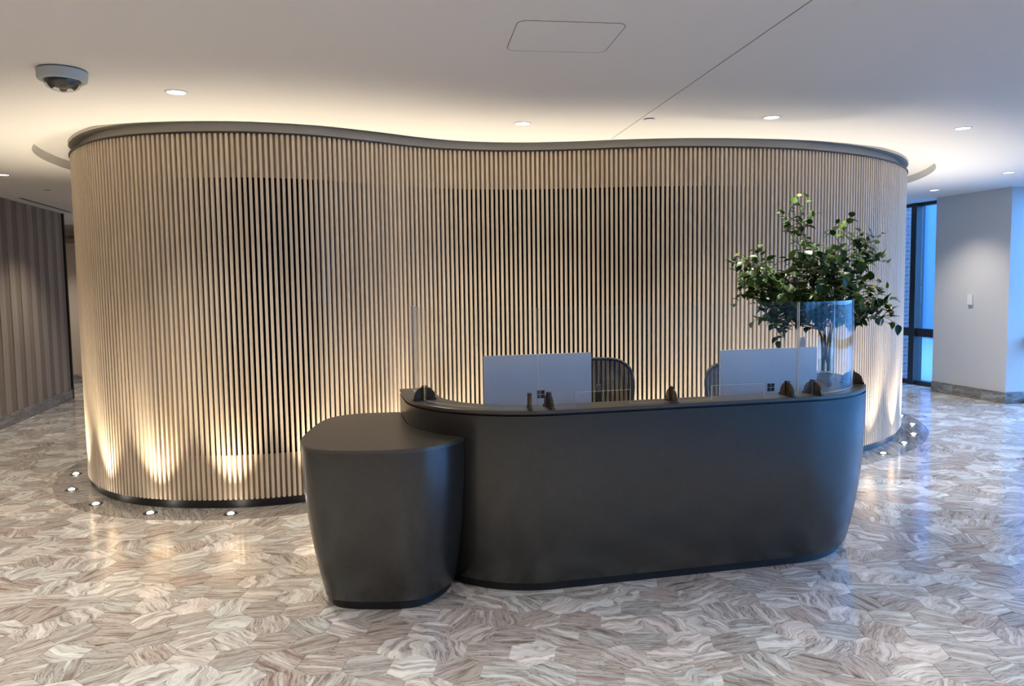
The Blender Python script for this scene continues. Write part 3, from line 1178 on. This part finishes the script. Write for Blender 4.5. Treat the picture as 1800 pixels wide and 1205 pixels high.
def chair(loc, rz, label, drop=0.0):
    g = thing('office_chair', label, 'chair', loc, rz, 'mesh-back office chairs behind the desk')
    N = 44
    loop = [back_outline(k, N, drop) for k in range(N)]
    mbx = MB()
    mbx.tube(loop + [loop[0]], 0.013, 8, False)
    mbx.build('back_frame', M_DARKP, g, True)
    c = sum(loop, Vector()) / N
    rows = [[c + (p - c) * f + Vector((0, 0.02 * (1 - f), 0)) for p in loop] for f in (1.0, 0.75, 0.5, 0.25, 0.02)]
    mbx = MB()
    mbx.grid(rows, close_u=True)
    mbx.build('back_mesh', M_MESH, g, True)
    mbx = MB()
    mbx.tube([(0, 0.30, 0.95 - drop), (0, 0.34, 0.75 - drop), (0, 0.28, 0.5 - drop / 2), (0, 0.10, 0.40)], [0.02, 0.024, 0.028, 0.03], 10)
    mbx.build('spine', M_DARKP, g, True)
    mbx = MB()
    lo = rrect(-0.26, 0.26, -0.25, 0.24, 0.1, 6)
    mbx.prism([Vector((x, y, 0.425)) for x, y in lo], [Vector((x * 0.97, y * 0.97, 0.475)) for x, y in lo])
    autosmooth(mbx.build('seat', M_DARKP, g))
    for sx in (-1, 1):
        mbx = MB()
        mbx.tube([(sx * 0.2, 0.1, 0.42), (sx * 0.31, 0.1, 0.44), (sx * 0.33, 0.1, 0.55), (sx * 0.33, 0.08, 0.63)], 0.016, 8)
        ar = mbx.build('arm', M_DARKP, g, True)
        mbx = MB()
        mbx.rbox(sx * 0.33 - 0.045, sx * 0.33 + 0.045, -0.12, 0.14, 0.632, 0.66, 0.03)
        mbx.build('arm_pad', M_DARKP, ar)
    mbx = MB()
    mbx.tube([(0, 0, 0.09), (0, 0, 0.25), (0, 0, 0.251), (0, 0, 0.42)], [0.03, 0.03, 0.018, 0.018], 12)
    mbx.build('column', M_DARKP, g, True)
    for k in range(5):
        a = 2 * PI * k / 5 + 0.3
        d = Vector((math.cos(a), math.sin(a), 0))
        mbx = MB()
        mbx.tube([d * 0.02 + Vector((0, 0, 0.11)), d * 0.16 + Vector((0, 0, 0.095)), d * 0.31 + Vector((0, 0, 0.075))], [0.026, 0.022, 0.014], 8)
        lg = mbx.build('base_arm', M_DARKP, g, True)
        mbx = MB()
        pn = Vector((-d.y, d.x, 0))
        cc_ = d * 0.31 + Vector((0, 0, 0.03))
        mbx.tube([cc_ - pn * 0.022, cc_ - pn * 0.02, cc_ + pn * 0.02, cc_ + pn * 0.022], [0.024, 0.03, 0.03, 0.024], 14)
        mbx.build('caster', M_BLACK, lg)
    return g


chair((0.66, 5.36, 0.0), A - 0.15, 'dark mesh office chair with rounded back beside the left monitor')
chair((1.885, 5.98, 0.0), A + 0.02, 'dark mesh office chair mostly hidden behind the right monitor', 0.11)

# ------------------------------------------------------------------ vase with leafy branches
VU, VV = 3.40, 4.80
vb = uv(VU, VV, D_H)
vase = thing('vase', 'clear glass cylinder vase of water on the right end of the desk', 'vase', vb)
mb = MB()
mb.lathe([(0.0, 0.0), (0.052, 0.0), (0.054, 0.004), (0.054, 0.26), (0.0525, 0.262), (0.051, 0.26), (0.051, 0.018), (0.0, 0.016)], 28)
autosmooth(mb.build('glass_wall', M_VASE, vase), 50)
mb = MB()
mb.lathe([(0.0, 0.0185), (0.0505, 0.0195), (0.0505, 0.11), (0.0, 0.11)], 24)
autosmooth(mb.build('water', M_WATER, vase), 50)

M_LEAF = principled('camellia_leaf', (0.05, 0.13, 0.035), 0.38, 0, 0.35)
t = NT(M_LEAF)
oi = t.n('ShaderNodeObjectInfo')
geo = t.n('ShaderNodeNewGeometry')
rn = t.math('FRACT', t.math('ADD', t.math('MULTIPLY', oi.outputs['Random'], 5.3), t.math('MULTIPLY', geo.outputs['Random Per Island'], 3.1)))
cl = t.ramp(rn, [(0.0, (0.012, 0.042, 0.011)), (0.45, (0.027, 0.083, 0.014)), (0.80, (0.062, 0.145, 0.020)), (0.96, (0.17, 0.27, 0.03)), (1.0, (0.24, 0.28, 0.05))])
tc = t.n('ShaderNodeTexCoord')
nz = t.noise(tc.outputs['Object'], 40, 3)
cl = t.mix(0.35, cl, t.ramp(nz.outputs['Fac'], [(0.3, (0.6, 0.6, 0.6)), (0.7, (1.2, 1.2, 1.2))]), 'MULTIPLY')
t.l(cl, t.b.inputs['Base Color'])
t.b.inputs['Transmission Weight'].default_value = 0.0

# one leaf: pointed oval folded along the midrib, slightly drooping; length 1 along +y
LP = []
for i in range(7):
    tt = i / 6
    w_ = 0.36 * math.sin(PI * min(1, tt ** 0.8)) ** 0.8 * (1 - 0.25 * tt)
    y = tt
    droop = -0.16 * tt * tt
    LP.append((w_, y, droop))
lv, lf = [], []
for (w_, y, dr) in LP:
    lv += [Vector((-w_, y, dr + 0.28 * w_)), Vector((0, y, dr)), Vector((w_, y, dr + 0.28 * w_))]
lv += [Vector((p.x, p.y, p.z - 0.012)) for p in lv]
for i in range(6):
    for k in (0, 1):
        a_ = i * 3 + k
        lf.append((a_, a_ + 1, a_ + 4, a_ + 3))
        lf.append((21 + a_ + 3, 21 + a_ + 4, 21 + a_ + 1, 21 + a_))
LEAF = mesh('leaf', lv, lf, True)
LEAF.materials.append(M_LEAF)

arr = thing('branch_arrangement', 'tall spray of glossy green leafy branches standing in the glass vase', 'plant', vb + Vector((0, 0, 0.022)))
ainv = arr.location.copy()
random.seed(21)
# branch tips in world space (x, y, z) around the vase
tips = [(1.62, 5.25, 1.74, 15), (1.66, 5.60, 1.90, 12), (1.70, 5.35, 1.55, 12), (1.78, 5.75, 1.78, 12), (1.90, 5.45, 2.16, 12), (1.98, 5.50, 2.27, 12), (2.09, 5.60, 2.18, 10),
        (2.06, 5.20, 1.93, 14), (2.20, 5.75, 2.02, 14), (2.24, 5.40, 1.84, 13), (2.45, 5.55, 2.16, 14), (2.54, 5.70, 2.08, 14), (2.42, 5.25, 1.90, 12), (2.45, 5.60, 1.74, 12),
        (2.74, 5.60, 1.63, 13), (2.66, 5.45, 1.52, 10), (2.32, 5.15, 1.66, 14), (2.02, 5.05, 1.68, 14), (1.86, 5.15, 1.62, 14), (1.80, 5.35, 1.42, 10), (1.95, 5.70, 1.55, 12),
        (2.10, 5.30, 1.55, 12), (2.40, 5.40, 1.48, 9), (1.95, 5.35, 1.84, 14), (1.74, 5.45, 1.70, 12)]
tips += [(x + random.uniform(-.09, .09), y + random.uniform(-.12, .12), z + random.uniform(-.16, -.02), n) for x, y, z, n in tips if z < 2.1]
leaf_specs = []
stems = []
MAIN = [4, 5, 10, 11, 0, 14, 1, 7, 8, 12, 17, 21]
order = MAIN + [i for i in range(len(tips)) if i not in MAIN]
for bi, ti in enumerate(order):
    tx, ty, tz, nl = tips[ti]
    tip = Vector((tx, ty, tz)) - ainv
    a0 = random.uniform(0, 2 * PI)
    foot_ = Vector((0.022 * math.cos(a0), 0.022 * math.sin(a0), 0.0))
    hd_ = Vector((tip.x, tip.y, 0))
    hd_ = hd_.normalized() if hd_.length > 0.01 else Vector((1, 0, 0))
    lip = hd_ * 0.036 + Vector((0, 0, 0.245))
    mid = Vector((tip.x * 0.35 + random.uniform(-.03, .03), tip.y * 0.35 + random.uniform(-.03, .03), 0.245 + (tip.z - 0.245) * 0.52))
    kp = [foot_, lip, mid, tip]
    if bi >= len(MAIN):                      # side branch: grows from the closest main stem
        near = min(stems, key=lambda q: (q[-1] - tip).length)
        root = min((near[i] for i in range(9, 15)), key=lambda q: abs((tip - q).length - 0.42))
        kp = [root, root.lerp(tip, 0.33) + Vector((0, 0, 0.02)), root.lerp(tip, 0.66) + Vector((random.uniform(-.02, .02), random.uniform(-.02, .02), 0.025)), tip]
    pts = []
    for i in range(3):
        p0 = kp[max(i - 1, 0)]
        p1, p2, p3 = kp[i], kp[i + 1], kp[min(i + 2, 3)]
        for k in range(7):
            q = k / 7
            pts.append(0.5 * ((2 * p1) + (p2 - p0) * q + (2 * p0 - 5 * p1 + 4 * p2 - p3) * q * q + (3 * p1 - p0 - 3 * p2 + p3) * q ** 3))
    pts.append(tip)
    for i in range(9, len(pts)):
        pts[i] = pts[i] + Vector((random.uniform(-1, 1), random.uniform(-1, 1), random.uniform(-1, 1))) * 0.008
    if bi < len(MAIN):
        stems.append(pts)
    rad = [0.0048 * (1 - 0.75 * i / (len(pts) - 1)) for i in range(len(pts))]
    mb = MB()
    mb.tube(pts, rad, 6)
    twigs = []
    for q in (0.50, 0.58, 0.66, 0.74, 0.82, 0.9):
        i = int(q * (len(pts) - 1))
        d = (pts[min(i + 2, len(pts) - 1)] - pts[i - 1]).normalized()
        side = Vector((random.uniform(-1, 1), random.uniform(-1, 1), random.uniform(-0.35, 0.6)))
        side = (side - d * side.dot(d)).normalized()
        L = random.uniform(0.09, 0.17)
        e = pts[i] + (d * 0.7 + side * 0.8).normalized() * L
        m_ = pts[i].lerp(e, 0.5) + Vector((0, 0, 0.01))
        mb.tube([pts[i], m_, e], [0.0024, 0.0018, 0.0012], 5)
        twigs.append([pts[i], m_, e])
    br = mb.build('branch', M_BARK, arr, True)
    # leaves along the outer part of the branch and on every twig
    spots = []
    for k in range(nl):
        f = (0.5 if bi < len(MAIN) else 0.15) + (0.5 if bi < len(MAIN) else 0.85) * (k + random.random()) / nl
        x_ = f * (len(pts) - 1)
        i = min(int(x_), len(pts) - 2)
        spots.append((pts[i].lerp(pts[i + 1], x_ - i), (pts[i + 1] - pts[i]).normalized()))
    for tw in twigs:
        for q in (0.25, 0.5, 0.75, 1.0):
            p_ = tw[0].lerp(tw[1], q * 2) if q < 0.5 else tw[1].lerp(tw[2], q * 2 - 1)
            spots.append((p_, (tw[2] - tw[0]).normalized()))
    for p_, d in spots:
        side = Vector((random.uniform(-1, 1), random.uniform(-1, 1), random.uniform(-0.7, 0.7)))
        side = (side - d * side.dot(d))
        side = side.normalized()
        y_ = (d * random.uniform(0.1, 0.7) + side).normalized()
        upv = Vector((random.uniform(-.5, .5), random.uniform(-.6, .3), 1))
        x_ = y_.cross(upv).normalized()
        z_ = x_.cross(y_)
        sc_ = random.uniform(0.046, 0.083)
        leaf_specs.append((br, p_ + y_ * 0.004, Matrix((x_, y_, z_)).transposed(), sc_))
random.shuffle(leaf_specs)
leaf_specs.sort(key=lambda q: -q[3])
extra = MB()
for k, (br, p_, R, sc_) in enumerate(leaf_specs):
    if k < 300:
        o = bpy.data.objects.new('leaf', LEAF)
        COL.objects.link(o)
        o.parent = br
        o.matrix_local = Matrix.Translation(p_) @ R.to_4x4() @ Matrix.Diagonal((sc_, sc_, sc_, 1))
    else:
        extra.add([R @ (q * sc_) + p_ for q in lv], lf)
lm = extra.build('small_leaves', M_LEAF, arr, True)
lm['kind'] = 'stuff'
print('leaves', len(leaf_specs))

# ------------------------------------------------------------------ ceiling fittings
dl_ring = MB().lathe([(0.052, 0.0), (0.066, 0.0), (0.067, -0.003), (0.064, -0.005), (0.056, -0.005), (0.052, -0.002), (0.052, 0.0)], 32)
DLR = mesh('trim_ring', dl_ring.v, dl_ring.f, True)
DLR.materials.append(M_WHITEP)
dl_lens = MB().lathe([(0.0, -0.0022), (0.0518, -0.0022), (0.0518, -0.0005), (0.0, -0.0005)], 32)
DLL = mesh('lens', [v_ for v_ in dl_lens.v], [tuple(reversed(f)) for f in dl_lens.f])
DLL.materials.append(M_LENSW)


def downlight(x, y, label, w=1.0, group='round recessed downlights'):
    g = thing('downlight', label, 'light', (x, y, CEIL), 0, group)
    link('trim_ring', DLR, None, g)
    link('lens', DLL, None, g)
    ld = bpy.data.lights.new('downlight_beam', 'SPOT')
    ld.energy = DOWN_W * w
    ld.color = DOWN_COL
    ld.spot_size = math.radians(110)
    ld.spot_blend = 0.9
    ld.shadow_soft_size = 0.05
    lo = bpy.data.objects.new('downlight_beam', ld)
    COL.objects.link(lo)
    lo.parent = g
    lo.location = (0, 0, -0.03)


downlight(-2.0, 4.73, 'round white downlight nearest the ceiling camera')
downlight(0.10, 5.78, 'round white downlight above the middle of the slatted wall')
downlight(1.91, 5.69, 'round white downlight above the plant, right of the ceiling joint')
downlight(3.60, 6.20, 'round white downlight right of the leaf shadows on the ceiling')
downlight(5.67, 8.84, 'round white downlight nearest the right picture edge')
downlight(5.73, 10.49, 'round white downlight closest to the window and the pale pier')
downlight(-5.15, 7.92, 'round white downlight at the left picture edge above the plank wall')
for q in [(-3.0, 3.0), (-3.0, 6.0), (-4.7, 14.4), (-3.1, 11.3), (-1.0, 13.6), (3.5, 13.6)]:  # unseen lamps added to brighten the plank wall and the passages
    w_ = uv(*q)
    downlight(w_.x, w_.y, 'added unseen downlight brightening the left side and the passages')
for x, y in [(-3.6, 2.2), (-1.4, 2.2), (0.8, 2.2), (3.0, 2.2), (-2.6, 0.2), (-0.4, 0.2), (1.8, 0.2), (-1.4, -1.8), (1.2, -1.8)]:  # unseen lamps added to light the foreground floor
    downlight(x, y, 'added unseen downlight brightening the foreground floor')

for x, y, lab in [(-5.45, 9.17, 'flat white sprinkler cover by the plank wall'), (1.02, 5.69, 'flat white sprinkler cover beside the ceiling joint')]:
    g = thing('sprinkler_cover', lab, 'sprinkler', (x, y, CEIL), 0, 'flat ceiling sprinkler covers')
    MB().lathe([(0.0, 0.0), (0.03, 0.0), (0.03, -0.006), (0.0, -0.006)], 20).build('stem', M_GAP, g)
    autosmooth(MB().lathe([(0.0, -0.0062), (0.042, -0.0062), (0.042, -0.009), (0.0, -0.010)], 28).build('disc', M_CEIL, g))

# access panel with its shadow gap
ap = thing('access_panel', 'flush rounded-corner access panel in the ceiling', 'panel', (0.285, 3.70, CEIL), math.radians(7.5))
lo = rrect(-0.255, 0.255, -0.12, 0.33, 0.05, 6)
li = rrect(-0.2525, 0.2525, -0.1175, 0.3275, 0.047, 6)
mb = MB()
ring_prism(mb, [Vector((x, y, 0)) for x, y in lo], [Vector((x, y, 0)) for x, y in li], -0.0015, -0.0001)
mb.build('gap', M_GAP, ap)
mb = MB()
mb.prism([Vector((x * 0.997, y * 0.997, -0.0014)) for x, y in li], [Vector((x * 0.997, y * 0.997, -0.0001)) for x, y in li])
mb.build('door', M_CEIL, ap)

# linear air diffuser beside the plank wall
ld_ = thing('linear_diffuser', 'narrow black linear air slot in the ceiling along the plank wall', 'vent', uv(-3.845, 12.0, CEIL), A)
MB().box(-0.028, 0.028, -0.95, 1.0, -0.0012, -0.0002).build('slot', M_GAP, ld_)
MB().box(-0.034, -0.0282, -0.956, 1.006, -0.004, -0.0002).box(0.0282, 0.034, -0.956, 1.006, -0.004, -0.0002).build('flange', M_WHITEP, ld_)

# dome security camera
sc_ = thing('dome_camera', 'grey-white security camera with clear dome on the ceiling', 'camera', (-2.40, 4.235, CEIL))
autosmooth(MB().lathe([(0.0, -0.0001), (0.118, -0.0001), (0.118, -0.005), (0.0, -0.005)], 40).build('gasket', M_BLACK, sc_))
autosmooth(MB().lathe([(0.0, -0.0052), (0.122, -0.0052), (0.124, -0.009), (0.122, -0.046), (0.117, -0.056), (0.098, -0.059), (0.094, -0.055), (0.0, -0.055)], 48).build('housing', M_CAMH, sc_), 30)
autosmooth(MB().lathe([(0.0, -0.0552), (0.088, -0.0552), (0.088, -0.062), (0.06, -0.066), (0.0, -0.066)], 32).build('bezel', M_BLACK, sc_))
ring_ = []
for k in range(4):
    a = k * PI / 2 + 0.5
    c_ = Vector((0.055 * math.cos(a), 0.055 * math.sin(a), -0.080))
    d = Vector((math.cos(a), math.sin(a), -0.8)).normalized()
    e_ = MB().tube([c_ - d * 0.014, c_ + d * 0.012, c_ + d * 0.0125, c_ + d * 0.014], [0.019, 0.019, 0.014, 0.012], 14).build('camera_eye', M_DGLASS, sc_, True)
autosmooth(MB().lathe([(0.0, -0.0662), (0.075, -0.0662), (0.062, -0.080), (0.03, -0.092), (0.0, -0.094)], 24).build('core', M_BLACK, sc_))
autosmooth(MB().lathe([(0.0935, -0.0555), (0.090, -0.075), (0.076, -0.094), (0.05, -0.107), (0.02, -0.1125), (0.0, -0.113)], 40).build('dome', M_VASE, sc_), 60)

# wall controller on the pale pier
sw = thing('wall_sensor', 'small white wall control box on the pale pier wall', 'switch', uv(8.7295, 9.075, 1.30), A)
MB().rbox(-0.008, 0.0, -0.032, 0.032, 0.0, 0.14, 0.01, 4, 'x').build('back_plate', M_WHITEP, sw)
MB().rbox(-0.030, -0.0082, -0.040, 0.040, 0.02, 0.165, 0.012, 4, 'x').build('cover', M_WHITEP, sw)

# ------------------------------------------------------------------ outside the windows
gp = MB().box(9.3, 60, -30, 70, -0.4, -0.2, lambda p: uv(p.x, p.y, p.z)).build('pavement', M_PAVE)
struct(gp, 'paved ground outside the windows', 'ground')
pier = thing('brick_pier', 'brick pier of the building seen outside through the window', 'building', uv(10.4, 12.6, -0.2), A)
MB().box(-0.28, 0.385, 0.012, 0.6, 0.0, 4.2).build('core', M_MORT, pier)
bmx = MB().box(0, 0.198, 0, 0.05, 0, 0.064)
BR = mesh('brick', bmx.v, bmx.f)
BR.materials.append(M_BRICK)
bmx = MB().box(0, 0.094, 0, 0.05, 0, 0.064)
BRH = mesh('brick', bmx.v, bmx.f)
BRH.materials.append(M_BRICK)
for r_ in range(54):
    z = 0.01 + r_ * 0.0765
    if r_ % 2 == 0:
        xs = [(-0.27 + 0.208 * k, BR) for k in range(3)]
    else:
        xs = [(-0.27, BRH), (-0.166, BR), (0.042, BR), (0.25, BRH)]
    for x_, me_ in xs:
        link('brick', me_, None, pier, (x_, 0.0, z))
opp = thing('opposite_building', 'blue glass and metal building across the street outside', 'building', uv(18, 21, -0.2), A)
MB().box(0.3, 3.0, -8, 4.0, 0, 9).build('wall', M_BLUEP, opp)
f_ = opp
def panel(v0, v1, z0, z1, mat, proud=0.1, nm='cladding_panel'):
    MB().box(0.3 - proud, 0.298, v0 - 21, v1 - 21, z0 + 0.2, z1 + 0.2).build(nm, mat, opp)
panel(20.98, 21.2, -0.1, 8, M_PALEP)
panel(20.15, 20.55, -0.1, 8, M_BLUEP, 0.15)
panel(20.10, 20.145, -0.1, 8, M_DARKC, 0.2, 'seam')
panel(19.98, 20.07, -0.1, 8, M_PALEP, 0.12)
panel(19.70, 19.93, -0.1, 1.5, M_PALEP, 0.08, 'window')
panel(19.70, 19.93, 1.65, 4.2, M_PALEP, 0.08, 'window')
panel(21.25, 21.35, -0.1, 8, M_DARKC, 0.12)
